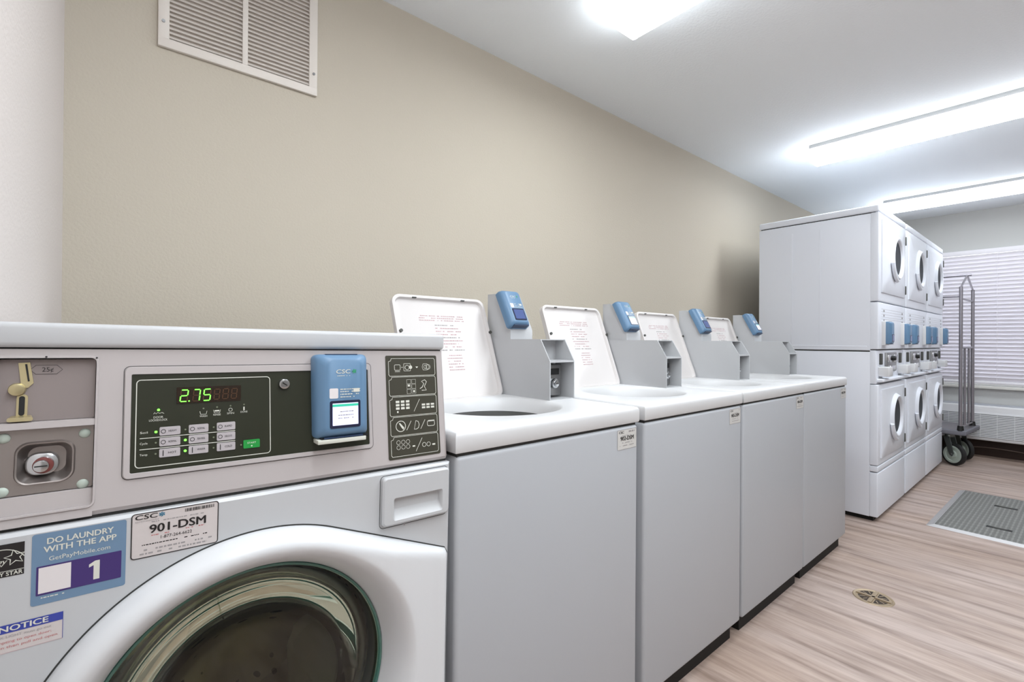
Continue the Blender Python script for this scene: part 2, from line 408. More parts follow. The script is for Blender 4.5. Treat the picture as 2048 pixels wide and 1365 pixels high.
# ---------------------------------------------------------------- ceiling lights
def ceiling_light(X, label, k_, Y=-.02):
    root=tag(empty('ceiling_light',(X,Y,CEIL)),label,'ceiling light','long white wraparound ceiling lights')
    b=MB(); b.box(-.115,.115,-1.2,1.2,-.026,0,'housing',.002); b.build('housing',root)
    prof=[(-.112,-.022),(-.127,-.045),(-.118,-.078),(-.100,-.088),(0,-.0905),(.100,-.088),(.118,-.078),(.127,-.045),(.112,-.022)]
    d=MB(); ny=2; vs=[(x,y,z) for y in (-1.205,1.205) for x,z in prof]; n=len(prof)
    d.add(vs,[(i,i+1,n+i+1,n+i) for i in range(2,n-3)],'diffuser%d'%k_); d.add(vs,[(i,i+1,n+i+1,n+i) for i in (0,1,n-3,n-2)],'diffside%d'%k_); d.build('diffuser',root)
    for sy in (-1,1):
        e=MB(); e.prism(prof,lambda p,t:(p[0]*1.01,t,p[1]*1.01-.0002),sy*1.205,sy*1.215,'diffside%d'%k_); e.build('end_cap',root)
ceiling_light(1.56,'long white ceiling light nearest the camera, cut off at the top of the photo',1)
ceiling_light(3.755,'long bright ceiling light in the middle, in front of the stacked dryers',2)
ceiling_light(5.70,'long bright ceiling light farthest back, partly hidden by the stacked dryers',3)
ceiling_light(.36,'long white ceiling light added out of view above the camera to brighten the near machines',0,-.45)  # added unseen lamp, lifts the light on the near machines

# ---------------------------------------------------------------- card reader (shared builder)
def make_reader(parent, mx, screen='screen', detail=True, W=.092, H=.142, D=.034):
    """front face towards local -y, base at y=0, centred"""
    fn=lambda s,z,l:(s,-D-l,z)
    b=Deco(fn); c=.014
    def lp(ins,y,r): return [(s,y,z) for s,z in Deco.rr(-W/2+ins,-H/2+ins*.6,W/2-ins,H/2-ins*.6,r,4)]
    b.loops([lp(0,0,.008),lp(0,-D*.45,.009),lp(.004,-D*.72,.011),lp(.012,-D*.93,.013),lp(.0175,-D,.012)],'blue',True,True)
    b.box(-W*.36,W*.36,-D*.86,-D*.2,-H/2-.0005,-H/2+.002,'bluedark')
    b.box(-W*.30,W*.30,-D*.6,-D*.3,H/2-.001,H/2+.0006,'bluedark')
    if detail:
        b.text('CSC',-.003,.0375,.0068,'print_white',.024,'c',.02,.12)
        for k in range(5):
            a=k*2*pi/5+.4; b.poly([(.0165,.041),(.0165+.0052*cos(a),.041+.0045*sin(a)),(.0165+.003*cos(a+.9),.041+.003*sin(a+.9))],'logo_green',.0006)
        b.scribble(-.013,.009,.0335,.0011,'print_white')
        b.rrect(-.026,-.0045,-.0115,.0125,'qr_pad',.002,.0004)
        for zz in (.0105,.0065,.002,-.0025): b.scribble(-.008,.0265,zz,.0016,'print_white')
        b.rrect(.015,.005,.0255,.0115,'print_white',.001,.0004)
    card=b.build('card_reader',parent); card.matrix_local=mx
    card['label']='blue card payment reader with a small screen'
    b=Deco(fn); b.slab(Deco.rr(-.0255,-.0545,.0265,-.0085,.003),'screenframe',-.001,.0012)
    b.rrect(-.0215,-.0500,.0225,-.0128,screen,.001,.0016)
    if screen=='screen' and detail:
        b.rrect(-.0215,-.0185,.0225,-.0145,'screenbar',0,.0018)
        for zz in (-.027,-.033,-.038): b.scribble(-.012,.014,zz,.0014,'print_grey',.0019)
    b.build('screen',card)
    return card

# ================================================================ FRONT-LOADING WASHER
FX,FY=.53,.8201; FR,FT=radians(-1.0527),radians(.7328); ZB,ZS,DY=.8768,1.0895,.0278
FWID=.655; FDEP=.70
fl=tag(empty('front_load_washer',(FX-.012,FY,0),(0,FT,FR)),'white coin-operated front-loading washer with round glass door, nearest the camera at far left','washing machine')
def py(z): return DY*(z-ZB)/(ZS-ZB)
def pf(s,z,l): return (s, py(z)-l, z)          # sloped control panel surface
def bf(s,z,l): return (s, -.008-l, z)          # lower body front
# cabinet
b=MB(); b.box(-FWID,0,-.008,FDEP,.03,.868,'enamel',.006,3)
b.build('cabinet',fl)
b=MB(); b.box(-FWID+.02,-.02,.03,FDEP-.03,.0,.035,'toekick'); b.build('toe_kick',fl)
b=MB(); b.box(-FWID+.003,-.003,.006,FDEP,.862,.885,'seam'); b.build('seam_strip',fl)
b=MB(); b.box(-FWID+.003,-.003,DY+.006,FDEP,1.08,1.1,'seam'); b.build('top_seam_strip',fl)
b=MB(); b.box(-FWID,0,DY-.006,FDEP,ZS+.002,1.1236,'enamel',.007,4); b.build('top_panel',fl)
b=MB(); b.box(-FWID+.001,-.018,.055,FDEP-.02,.866,1.0925,'enamel',.002); b.build('upper_housing',fl)
# control panel fascia (frame around the coin recess)
RS0,RS1,RZ0,RZ1=-.6365,-.5415,.8865,1.0780
b=MB()
def strip(s0,s1,z0,z1,m='enamel_warm',rr_=0.):
    # horizontal section with rounded right edge when rr_
    sec=[(s0,.06),(s0,0)]
    if rr_:
        for k in range(6):
            a=radians(-90+90*k/5); sec.append((s1-rr_+rr_*cos(a), rr_+rr_*sin(a)))
        sec.append((s1,.06))
    else: sec+=[(s1,0),(s1,.06)]
    lo=[(s,y+py(z0),z0) for s,y in sec]; hi=[(s,y+py(z1),z1) for s,y in sec]
    if rr_:  # rolled lower edge
        lo2=[(s,y+py(z0)+.004,z0) for s,y in sec]; lo=[(s,y+py(z0+.006),z0+.006) for s,y in sec]
        b.loops([lo2,lo,hi],m,True,True)
    else: b.loops([lo,hi],m,True,True)
strip(RS1,-.0005,ZB-.004,ZS,'enamel_warm',.008)
strip(-FWID,RS0,ZB-.004,ZS); strip(RS0,RS1,RZ1,ZS); strip(RS0,RS1,ZB-.004,RZ0)
panel=b.build('control_panel',fl)
# raised lip round coin recess
lip=Deco(pf)
o1=Deco.rr(RS0-.003,RZ0-.003,RS1+.003,RZ1+.003,.008); o2=Deco.rr(RS0,RZ0,RS1,RZ1,.006)
lip.loops([[pf(s,z,-.001) for s,z in o1],[pf(s,z,.002) for s,z in Deco.rr(RS0-.002,RZ0-.002,RS1+.002,RZ1+.002,.008)],[pf(s,z,.002) for s,z in o2],[pf(s,z,-.046) for s,z in o2]],'enamel_warm')
lip.rrect(RS0-.004,RZ0-.004,RS1+.004,RZ1+.004,'enamel_warm',.002,-.045)
for s_,z_ in ((-.5905,1.0795),(-.5415,1.078)): lip.circ(s_,z_,.0012,'print_black',.0026)
# divider ledge between the two coin plates
lip.slab(Deco.rr(RS0,.9895,RS1,.9975,.001),'enamel_warm',-.012,.001)
lip.slab(Deco.rr(RS0,RZ0-.001,RS1,.9075,.001),'enamel_warm',-.03,-.003)
lip.build('coin_recess_frame',fl)
# upper coin plate
U_=lambda s,z,l:(s,py(z)+.009-l,z)
b=Deco(U_); b.slab(Deco.rr(RS0+.001,.998,RS1-.001,RZ1-.002,.001),'greysteel',-.002,0)
hexp=[(-.606,1.0627),(-.6005,1.0685),(-.581,1.0685),(-.5755,1.0627),(-.581,1.057),(-.6005,1.057)]
b.line(hexp,.0005,'print_black',True,.0004); b.text('25¢',-.5895,1.0602,.0055,'print_black',None,'c',.0,.0,.0005)
plate=b.build('coin_plate',fl)
b=Deco(U_)
b.slab([(-.6165,1.0715),(-.6060,1.0722),(-.6020,1.046),(-.6065,1.0405),(-.612,1.0395),(-.6135,1.046)],'brass',0,.0018)
b.poly([(-.6105,1.0700),(-.6085,1.0702),(-.6055,1.0485),(-.6072,1.0480)],'black',.0022); b.build('coin_slot',plate)
b=MB(); c=pf(-.6165,1.0385,0); c=(c[0],c[1]+.009,c[2])
b.cyl(c,(c[0],c[1]-.008,c[2]),.0085,'brass',24,.0075,.001); b.build('coin_release_button',plate)
b=Deco(U_)
b.slab(Deco.rr(-.6165,1.003,-.6065,1.032,.004),'brass',0,.002); b.slab(Deco.rr(-.6143,1.006,-.6090,1.030,.0025),'black',0,.0024)
b.loops([[U_(s,z,.001) for s,z in Deco.rr(-.622,1.001,-.602,1.006,.0022)],[U_(s,z,.009) for s,z in Deco.rr(-.6235,.9995,-.6005,1.0045,.0022)]],'brass',True,True)
b.build('coin_return_cup',plate)
# lower steel plate with cup lock
b=Deco(U_); 
P0,P1,Q0,Q1=RS0+.001,RS1-.001,.9085,.9885
def rl(s0,z0,s1,z1,r,l): return [U_(s,z,l) for s,z in Deco.rr(s0,z0,s1,z1,r,6)]
b.loops([rl(P0,Q0,P1,Q1,.002,-.002),rl(P0,Q0,P1,Q1,.002,0),rl(-.6165,.9195,-.5600,.9725,.014,0),rl(-.6150,.9205,-.5615,.9710,.013,.0035),rl(-.6135,.9220,-.5630,.9695,.012,.0030),
         rl(-.6120,.9235,-.5645,.968,.011,-.003),rl(-.609,.9265,-.5675,.965,.011,-.015),rl(-.606,.929,-.570,.9625,.010,-.018)],'steel',False,True)
lock=b.build('coin_lock_plate',fl)
b=Deco(lambda s,z,l:(s,py(z)+.009+.009-l,z))
def rl2(s0,z0,s1,z1,r,l): return [(s,py(z)+.026-l,z) for s,z in Deco.rr(s0,z0,s1,z1,r,6)]
b.loops([rl2(-.6085,.9275,-.5760,.9560,.012,-.002),rl2(-.6075,.9285,-.5770,.9550,.012,.007),rl2(-.6055,.9305,-.5790,.9530,.010,.0078)],'chrome',True,True)
b.build('lock_housing',lock)
b=MB(); c=Vector((-.5905,py(.941)+.0190,.9412))
b.cyl(c,c+Vector((0,-.0085,0)),.0100,'redplastic',28,.0100,.0008); b.cyl(c+Vector((-.0015,-.001,0)),c+Vector((-.0015,-.0125,0)),.0082,'chrome',28,.0075,.001)
b.box(c.x-.0075,c.x+.0045,c.y-.0130,c.y-.0122,.9407,.9421,'black'); b.build('key_lock',lock)
for s_,z_ in ((-.5515,.978),(-.5520,.913),(-.6262,.979),(-.6255,.9145)):
    b=MB(); b.sphere((s_,py(z_)+.0085,z_),.0062,'hubgrey',16,(1,.55,1)); b.build('plate_screw',lock)
# control overlay bezel + glass
b=Deco(pf)
A=Deco.rr
fo=[pf(s,z,-.001) for s,z in A(-.5120,.9130,-.1575,1.0655,.007)]; f1=[pf(s,z,.0028) for s,z in A(-.5110,.9140,-.1585,1.0645,.0065)]
f2=[pf(s,z,.0028) for s,z in A(-.5045,.9200,-.1640,1.0550,.002)]; f3=[pf(s,z,.0008) for s,z in A(-.5040,.9203,-.1645,1.0547,.002)]
b.loops([fo,f1,f2,f3],'enamel_warm')
b.line(A(-.5125,.9125,-.1570,1.0660,.0072),.0007,'seam',True,.0003)
bez=b.build('display_bezel',fl)
b=Deco(pf); b.rrect(-.5045,.9200,-.1640,1.0550,'panelglass',.001,.0009)
b.line(A(-.4985,.9265,-.3285,1.0465,.005),.0011,'print_white',True,.0013)
# seven segment display
b.fn=lambda s,z,l:pf(s,z,l+.0012 if l<.0008 else l+.0005)
b.rrect(-.4525,1.0110,-.3700,1.0345,'disp',.001,.0012)
SEG={'2':'abged','7':'abc','5':'afgcd','8':'abcdefg'}
def digit(ch,s,z,w,h,on='led',off='seg_off'):
    sl=.10
    P={'tl':(0,h),'tr':(w,h),'ml':(0,h/2),'mr':(w,h/2),'bl':(0,0),'br':(w,0)}
    S={'a':('tl','tr'),'b':('tr','mr'),'c':('mr','br'),'d':('bl','br'),'e':('ml','bl'),'f':('tl','ml'),'g':('ml','mr')}
    for k,(p,q) in S.items():
        lit=k in SEG.get(ch,''); 
        if on is None: lit=False
        a=P[p]; c=P[q]
        m=on if lit else off; t=.0014 if lit else .0010
        d=Vector(c)-Vector(a); d=d.normalized()*.0007
        b.line([(s+a[0]+d.x+a[1]*sl,z+a[1]+d.y),(s+c[0]-d.x+c[1]*sl,z+c[1]-d.y)],t,m,False,.0018 if lit else .0014)
for k,ch in enumerate(('2','','7','5')):
    pass
digit('2',-.4485,1.0140,.0085,.0165); b.circ(-.4375,1.0143,.0010,'led',.0018)
digit('7',-.4330,1.0140,.0080,.0165); digit('5',-.4200,1.0140,.0085,.0165)
for k in range(3): digit('8',-.4065+k*.0115,1.0150,.0070,.0150,None)
def led(s,z,on): 
    if on: b.circ(s,z,.0017,'led',.0018)
    else: b.circ(s,z,.0012,'led_off',.0016)
led(-.4735,1.0040,True); b.line([(-.4790,.9985),(-.4778,1.0005),(-.476,.9985),(-.4745,1.0005),(-.472,.9990),(-.4695,1.0000),(-.467,.9985)],.0006,'print_white')
b.text('DOOR',-.4735,.9925,.0028,'print_white',.011,'c',.01); b.text('LOCKED/LOCK',-.4735,.9885,.0028,'print_white',.021,'c',.01)
for i,(s_,t) in enumerate(((-.4194,'WASH'),(-.4020,'RINSE'),(-.3842,'SPIN'),(-.3658,'DONE'))):
    zz=1.0022+i*.0008; led(s_,zz,False)
    if i<2: b.line([(s_-.0045,zz-.004),(s_-.0035,zz-.0085),(s_+.0035,zz-.0085),(s_+.0045,zz-.004)],.0006,'print_white')
    elif i==2: b.ring(s_,zz-.006,.0024,.0006,'print_white')
    else: b.rrect(s_-.0009,zz-.009,s_+.0009,zz-.0035,'print_white')
    if i==1: b.rrect(s_-.003,zz-.0065,s_+.003,zz-.0045,'print_white')
    b.text(t,s_,zz-.0125,.0026,'print_white',.0095,'c',.01)
rows=(.9736,.9587,.9434); cols=(-.4597,-.4252,-.3900)
names=(('HEAVY','NORMAL','RAPID'),('NORMAL','PERM PRESS','DELICATE'),('HOT','WARM','COLD'))
on={(0,0),(1,1),(2,1)}
for r_,z_ in enumerate(rows):
    for c_,s_ in enumerate(cols):
        b.slab(A(s_-.0122,z_-.0058,s_+.0122,z_+.0060,.0016),'button',.0008,.0017)
        if r_==2: b.rrect(s_-.0082,z_-.004,s_-.0072,z_+.004,'print_black',0,.002)
        else: b.ring(s_-.0078,z_,.0026,.0007,'print_black',.002,12)
        b.text(names[r_][c_],s_+.003,z_-.0011,.0028,'print_black',.0095,'c',.0,0,.0021)
        led(s_-.0163,z_,(r_,c_) in on)
    b.text(('Soil','Cycle','Temp')[r_],-.4895,z_-.0012,.0028,'print_white',.0085,'c',.01)
for z_ in (.9661,.9510): b.line([(-.494,z_),(-.378,z_)],.0009,'print_white',False,.0019)
led(-.3700,.9434,False); b.slab(A(-.3668,.9372,-.3440,.9498,.0012),'start',.0008,.0018); b.text('START',-.3554,.9440,.0026,'print_white',.012,'c',.01,0,.0021); b.circ(-.3554,.9405,.0011,'print_white',.0021)
b.build('display_glass',bez)
b=MB(); c=Vector((-.3075,py(1.0343),1.0343)); b.cyl(c,c+Vector((0,-.0075,0)),.0088,'chrome',28,.0080,.001); b.cyl(c+Vector((0,-.006,0)),c+Vector((0,-.0082,0)),.0052,'zinc',20)
b.box(c.x-.0042,c.x+.0042,c.y-.0087,c.y-.0080,c.z-.0008,c.z+.0008,'black',0,1,Matrix.Translation(c)@Matrix.Rotation(.6,4,'Y')@Matrix.Translation(-c)); b.build('key_lock',fl)
# graphics plate
b=Deco(pf); b.slab(A(-.1278,.8860,-.0178,1.0800,.003),'greygraph',-.0005,.0010)
cz=[1.0755,1.0400,1.0025,.9645,.9280,.8900]
for k in range(5):
    z1=cz[k]-.001; z0=cz[k+1]+.001; s0,s1=-.1225+(-.0000),-.0225
    pts=[(s0+.006,z1),(s0+.0045,z1-.0045),(s0,z1-.006)]+[(s0,z0+.003),(s0+.002,z0),(s1-.002,z0),(s1,z0+.003),(s1,z1-.003),(s1-.002,z1)]
    b.line(pts,.0009,'print_white',True,.0016)
L_=.0018; W_='print_white'
def washer_icon(s,z,r):
    b.line(A(s-r,z-r,s+r,z+r,.001),.0008,W_,True,L_); b.ring(s,z-.0005,r*.62,.0009,W_,L_,14)
zc=1.0575
b.line(A(-.1105,zc-.0055,-.0985,zc+.0050,.002),.0008,W_,True,L_); b.rrect(-.1098,zc-.0085,-.0992,zc-.0075,W_,0,L_); b.line([(-.0965,zc),(-.0925,zc)],.0008,W_,False,L_)
washer_icon(-.0840,zc,.0070); b.circ(-.0765,zc,.0035,W_,L_); b.poly([(-.0660,zc+.001),(-.0600,zc+.001),(-.0630,zc-.002)],W_,L_)
b.line([(-.0490,zc+.006),(-.0510,zc),(-.0490,zc-.006),(-.0400,zc-.006),(-.0350,zc),(-.0400,zc+.006)],.0008,W_,True,L_); b.ring(-.0440,zc,.0034,.0008,W_,L_,12); b.ring(-.0380,zc,.0048,.0008,W_,L_,14)
zc=1.0212
for a_ in (0,1):
    for c_ in (0,1,2): b.line(A(-.0860+a_*.0105,zc+.0085-c_*.0095-.004,-.0775+a_*.0105,zc+.0085-c_*.0095+.004,0),.0006,W_,True,L_)
b.rrect(-.0840,zc-.001,-.0795,zc+.0025,W_,0,L_); b.rrect(-.0730,zc-.0125,-.069,zc-.0085,W_,0,L_)
b.line([(-.0580,zc-.0060),(-.0530,zc-.0035),(-.0490,zc+.0035),(-.0540,zc+.0080),(-.0470,zc+.0110),(-.0430,zc+.0070),(-.0480,zc-.0020),(-.0440,zc-.0095),(-.0540,zc-.0095)],.0013,W_,False,L_)
zc=.9835
for a_ in range(3):
    for c_ in range(3): b.rrect(-.1105+a_*.0105,zc+.0065-c_*.0062,-.1030+a_*.0105,zc+.0108-c_*.0062,W_,0,L_)
b.rrect(-.1085,zc-.012,-.1055,zc-.0085,W_,0,L_)
b.line([(-.0730,zc-.0115),(-.0600,zc+.0115)],.0008,W_,False,L_)
for a_ in range(3):
    for c_ in range(2): b.rrect(-.0555+a_*.0100,zc-.0015-c_*.0055,-.0480+a_*.0100,zc+.0022-c_*.0055,W_,0,L_)
zc=.9462
b.ring(-.1020,zc,.0098,.0013,W_,L_,20); b.poly([(-.1060,zc+.006),(-.1030,zc+.006),(-.0950,zc-.003),(-.0970,zc-.007),(-.1010,zc-.002)],W_,L_)
b.line([(-.0900,zc-.0085),(-.0800,zc+.0085)],.0010,W_,False,L_); b.line([(-.0740,zc-.0080),(-.0700,zc+.0080),(-.0650,zc+.0060),(-.0630,zc),(-.0650,zc-.0060),(-.0690,zc-.0080)],.0012,W_,True,L_)
b.line([(-.0600,zc-.0085),(-.0500,zc+.0085)],.0010,W_,False,L_); b.line(A(-.0450,zc-.0045,-.0290,zc+.0055,.003),.0011,W_,True,L_); b.rrect(-.043,zc+.004,-.0290,zc+.0065,W_,0,L_)
zc=.9090
for a_ in range(3):
    for c_ in range(2): b.ring(-.1080+a_*.0098,zc+.0075-c_*.0092,.0038,.0007,W_,L_,10)
b.rrect(-.0790,zc-.0035,-.0735,zc-.0010,W_,0,L_); b.line([(-.0720,zc-.0125),(-.0580,zc+.0115)],.0009,W_,False,L_)
for a_ in range(2): b.ring(-.0540+a_*.0098,zc-.0020,.0040,.0009,W_,L_,10)
b.rrect(-.0360,zc-.0050,-.0295,zc-.0020,W_,0,L_)
b.build('instruction_plate',fl)
# reader on front loader
tilt=math.atan(DY/(ZS-ZB))
b=MB()
for (x0,x1,z0,z1,y0_,y1_) in ((-.262,-.180,.934,.941,-.026,0.0),): b.box(x0,x1,y0_+py(.94),y1_+py(.94),z0,z1,'print_white',.001)
b.box(-.256,-.176,py(.94)-.024,py(.94)-.001,.9395,.9435,'black')  # black strip paints the shadow beneath the reader
b.build('reader_bracket_and_shade',fl)
mx=Matrix.Translation((-.2185,py(1.011)+.0005,1.0110))@Matrix.Rotation(-tilt*.6,4,'X')
make_reader(fl,mx,'screen')
# dispenser drawer
b=Deco(bf)
def drw(ins,l):
    out=[]; s0,s1,z1=-.1470+ins,-.0075-ins,.8600-ins; z0=.7725+ins
    base=A(s0,z0,s1,z1,.007-ins*.5 if ins<.01 else .004,6)
    return [bf(s,z-(.007*(1-((s-(s0+s1)/2)/((s1-s0)/2))**2) if z<(z0+z1)/2 else 0),l) for s,z in base]
def scoop(ins,l,dz0=0,dz1=0):
    base=A(-.1250+ins,.7815+ins,-.0245-ins,.8195-ins,.004,6)
    return [bf(s,z+(dz0 if z<.80 else dz1)-(.003*(1-((s+.0747)/.05)**2) if z<.80 else -.002*(1-((s+.0747)/.05)**2)),l) for s,z in base]
b.loops([drw(0,-.002),drw(0,.0085),drw(.003,.0118),scoop(-.0015,.0120),scoop(0,.0105),scoop(.003,.0010,.013,-.001),scoop(.004,.0006,.014,-.002)],'enamel',False,True)
b.rrect(-.1040,.7660,-.1010,.7710,'print_grey',0,.0080)
b.build('dispenser_drawer',fl)
b=Deco(bf); b.line(A(-.1480,.7660,-.0065,.8612,.008),.0010,'seam',True,.0002); b.build('drawer_gap',fl)
# ---- door (height field on polar grid)
DC=(-.340,.525); RO=.285
def outer_r(a):
    d=Vector((cos(a),sin(a))); best=RO
    # hull of circle and right edge segment
    Pp=Vector((-.0058-DC[0],.697-DC[1]))   # upper corner relative
    for sg in (1,-1):
        P_=Vector((Pp.x,Pp.y*sg)); L=P_.length; al=math.atan2(P_.y,P_.x); be=math.acos(RO/L)
        tn=al+sg*be                       # angle of tangent point normal
        nrm=Vector((cos(tn),sin(tn)))
        # region between corner direction and tangent normal
        lo,hi=(al,tn) if sg>0 else (tn,al)
        if lo<=a<=hi: best=RO/max(1e-6,d.dot(nrm))
    if abs(a)<=math.atan2(Pp.y,Pp.x): best=Pp.x/d.x
    return best
NA=240; rows_=[]
fr_in=[.2165,.2175,.219,.223,.229,.236,.243,.250,.256,.259,.2620]
for i in range(NA):
    a=-pi+2*pi*(i+.5)/NA; R_=outer_r(a); row=[]
    rs=list(fr_in); tail=R_-.262
    rs+=[.262+tail*t for t in (.12,.3,.5,.65,.78,.88,.95,.985,1.0)]+[R_]
    for j,r_ in enumerate(rs):
        s_=DC[0]+r_*cos(a); z_=DC[1]+r_*sin(a)
        t=min(1,max(0,(s_+.15)/.15)); t=t*t*(3-2*t); hm=.037-.023*t
        if r_<.2620:
            q=(r_-.2165)/(.2620-.2165); q=sin(q*pi/2)**.9; hgt=-.034+(hm+.034)*q
        else:
            D_=R_-r_; e=.023 if tail<.05 else .020
            hgt=hm*(sqrt(max(0,1-(1-min(1,D_/e))**2)))
        if j==len(rs)-1: hgt=-.004
        row.append(bf(s_,z_,hgt if r_<.262 else max(hgt,-.004)))
    rows_.append(row)
b=MB(); n=len(rows_[0]); vs=[p for r in rows_ for p in r]
b.add(vs,[(i*n+j,i*n+j+1,((i+1)%NA)*n+j+1,((i+1)%NA)*n+j) for i in range(NA) for j in range(n-1)],'door_plastic')
door=b.build('door',fl,angle=50)
b=Deco(bf); gp=[(DC[0]+(outer_r(-pi+2*pi*i/180)+.0015)*cos(-pi+2*pi*i/180),DC[1]+(outer_r(-pi+2*pi*i/180)+.0015)*sin(-pi+2*pi*i/180)) for i in range(180)]
b.line(gp,.0022,'seam',True,.0002); b.build('door_gap',fl)
C3=(DC[0],-.008,DC[1])
b=MB(); b.lathe([(.2170,.034),(.2155,.031),(.2120,.031),(.2105,.034),(.2100,.05),(.2168,.05)],C3,'glassrim',96,'y',True); b.build('glass_rim',door)
b=MB()  # bowl glass: outer face and inward bulge
outp=[(.2105,.038),(.19,.031),(.14,.022),(.07,.017),(.0005,.0155)]
inn=[(.0005,.112),(.08,.110),(.125,.103),(.152,.088),(.170,.065),(.188,.050),(.2105,.047)]
b.lathe(outp+inn,C3,'glass',96,'y',True); b.build('door_glass',door)
# gasket + drum behind
b=MB(); b.lathe([(.225,.048),(.212,.054),(.205,.075),(.196,.085),(.192,.095),(.196,.108),(.205,.115)],C3,'gasket',72); b.build('door_gasket',fl)
b=MB(); b.lathe([(.192,.118),(.200,.112),(.238,.13),(.248,.155),(.245,.42),(.235,.44),(.10,.45),(.0005,.44)],C3,'drumhole',72); drum=b.build('drum',fl)
for k in range(3):
    a=radians(70+120*k); b=MB()
    p=[]; 
    for t in range(7):
        f_=t/6; p.append((f_,))
    mxx=Matrix.Translation(C3)@Matrix.Rotation(-a,4,'Y')
    prof=[(.247,-.05),(.225,-.032),(.200,-.012),(.195,0),(.200,.012),(.225,.032),(.247,.05)]
    b.prism(prof,lambda q,t:tuple(mxx@Vector((q[0],t,q[1]))),.15,.41,'tubwhite'); b.build('drum_baffle',drum)
# cut opening in cabinet front: rebuild cabinet as shell with hole
cab=[o for o in fl.children if o.name.startswith('cabinet')][0]
def cabinet_with_hole():
    b=MB(); N=72
    circ=[(DC[0]+.236*cos(2*pi*k/N),DC[1]+.236*sin(2*pi*k/N)) for k in range(N)]
    def to_rect(k):
        a=2*pi*k/N; d=(cos(a),sin(a)); t=1e9
        for (lim,cc,dd) in ((0-.004,DC[0],d[0]),(-FWID+.004,DC[0],d[0]),(.864,DC[1],d[1]),(.034,DC[1],d[1])):
            if abs(dd)>1e-9:
                tt=(lim-cc)/dd
                if tt>0: t=min(t,tt)
        return (DC[0]+d[0]*t,DC[1]+d[1]*t)
    rect=[to_rect(k) for k in range(N)]
    # snap nearest to corners
    for cx,cz in ((-.004,.864),(-FWID+.004,.864),(-FWID+.004,.034),(-.004,.034)):
        k=min(range(N),key=lambda i:(rect[i][0]-cx)**2+(rect[i][1]-cz)**2); rect[k]=(cx,cz)
    def grow(p): 
        cx=-FWID/2; czm=.449
        return (p[0]+(.004 if p[0]>cx+.3 else (-.004 if p[0]<cx-.3 else 0)), p[1]+(.004 if p[1]>.86 else (-.004 if p[1]<.04 else 0)))
    b.loops([[(s,.06,z) for s,z in circ],[(s,-.008,z) for s,z in circ],[(s,-.008,z) for s,z in rect],[(*grow(p)[:1],-.004,grow(p)[1]) for p in rect],[(grow(p)[0],FDEP,grow(p)[1]) for p in rect]],'enamel',False,True)
    return b
nb=cabinet_with_hole().build('cabinet_new'); old=cab.data; cab.data=nb.data; bpy.data.objects.remove(nb); bpy.data.meshes.remove(old)
# stickers
b=Deco(bf); s0,s1,z0,z1=-.5012,-.4000,.8060,.8682
z1=.8676
b.rrect(s0,z0,s1,z1,'sticker',.004,.0003); b.line(A(s0+.0006,z0+.0006,s1-.0006,z1-.0006,.004),.0012,'print_black',True,.0006)
b.text('CSC',s0+.004,.8590,.0062,'print_black',.024,'l',.03,.1,.0007); 
for k in range(6):
    a=k*pi/3+.3; b.poly([(s0+.0335,.8620),(s0+.0335+.0042*cos(a),.8620+.0036*sin(a)),(s0+.0335+.0030*cos(a+.7),.8620+.0026*sin(a+.7))],'logo_blue',.0008)
b.text('serviceworks',s0+.004,.8555,.0020,'print_grey',.026,'l',0,0,.0007)
x=s0+.060
while x<s1-.006:
    ww=random.choice((.0005,.0008,.0012)); b.rrect(x,.8595,x+ww,.8640,'print_black',0,.0007); x+=ww+random.choice((.0005,.0009))
b.scribble(s0+.022,s1-.018,.8535,.0013,'print_grey'); b.text('901-DSM',(s0+s1)/2+.002,.8385,.0112,'print_black',.065,'c',.035,0,.0008)
b.scribble(s0+.022,s0+.042,.8350,.0012,'print_red'); b.scribble(s1-.040,s1-.018,.8362,.0012,'print_red')
b.text('1-877-264-6622',(s0+s1)/2,.8285,.0042,'print_black',.036,'c',.01,0,.0008)
b.scribble(s0+.012,s1-.012,.8235,.0013,'print_black'); b.scribble(s0+.010,s1-.008,.8165,.0022,'print_grey'); b.scribble(s0+.006,s1-.014,.8115,.0022,'print_grey')
b.build('machine_label',fl,label='white rectangular label with a black border reading 901-DSM')
b=Deco(bf); s0,s1,z0,z1=-.5958,-.5060,.7755,.8628
b.rrect(s0,z0,s1,z1,'stickerblue',.003,.0003)
b.text('DO LAUNDRY',s0+.045,.8490,.0072,'print_white',.063,'c',.03,0,.0007); b.text('WITH THE APP',s0+.045,.8390,.0072,'print_white',.069,'c',.03,0,.0007)
b.text('GetPayMobile.com',s0+.0445,.8280,.0052,'print_white',.058,'c',.01,0,.0007)
b.rrect(s0+.0045,.7872,s1-.0045,.8228,'purple',.001,.0006); b.rrect(s0+.0065,.7895,s0+.0360,.8210,'qr_pad',0,.0009)
b.poly([(s0+.0575,.7925),(s0+.0635,.7925),(s0+.0635,.8165),(s0+.0590,.8165),(s0+.0530,.8128),(s0+.0530,.8090),(s0+.0575,.8110)],'print_white',.0009); b.scribble(s0+.009,s0+.032,.7838,.0012,'print_white')
b.build('app_sticker',fl,label='blue sticker reading DO LAUNDRY WITH THE APP with a purple 1')
b=Deco(bf); s0,s1,z0,z1=-.6500,-.5662,.7280,.7612
b.rrect(s0,z0,s1,z1,'sticker',0,.0003); b.line([(s1,z0),(s1,z1)],.0005,'noticeblue',False,.0006); b.line([(s0,z0),(s1,z0)],.0004,'print_pink',False,.0006)
b.rrect(s0,.7512,s1,.7612,'noticeblue',0,.0006); b.text('NOTICE',s0+.0495,.7532,.0066,'print_white',.042,'c',.04,0,.0009)
b.text('DOOR LOCK LIGHT must go out',s0+.0385,.7455,.0030,'print_grey',.070,'c',.005,0,.0007)
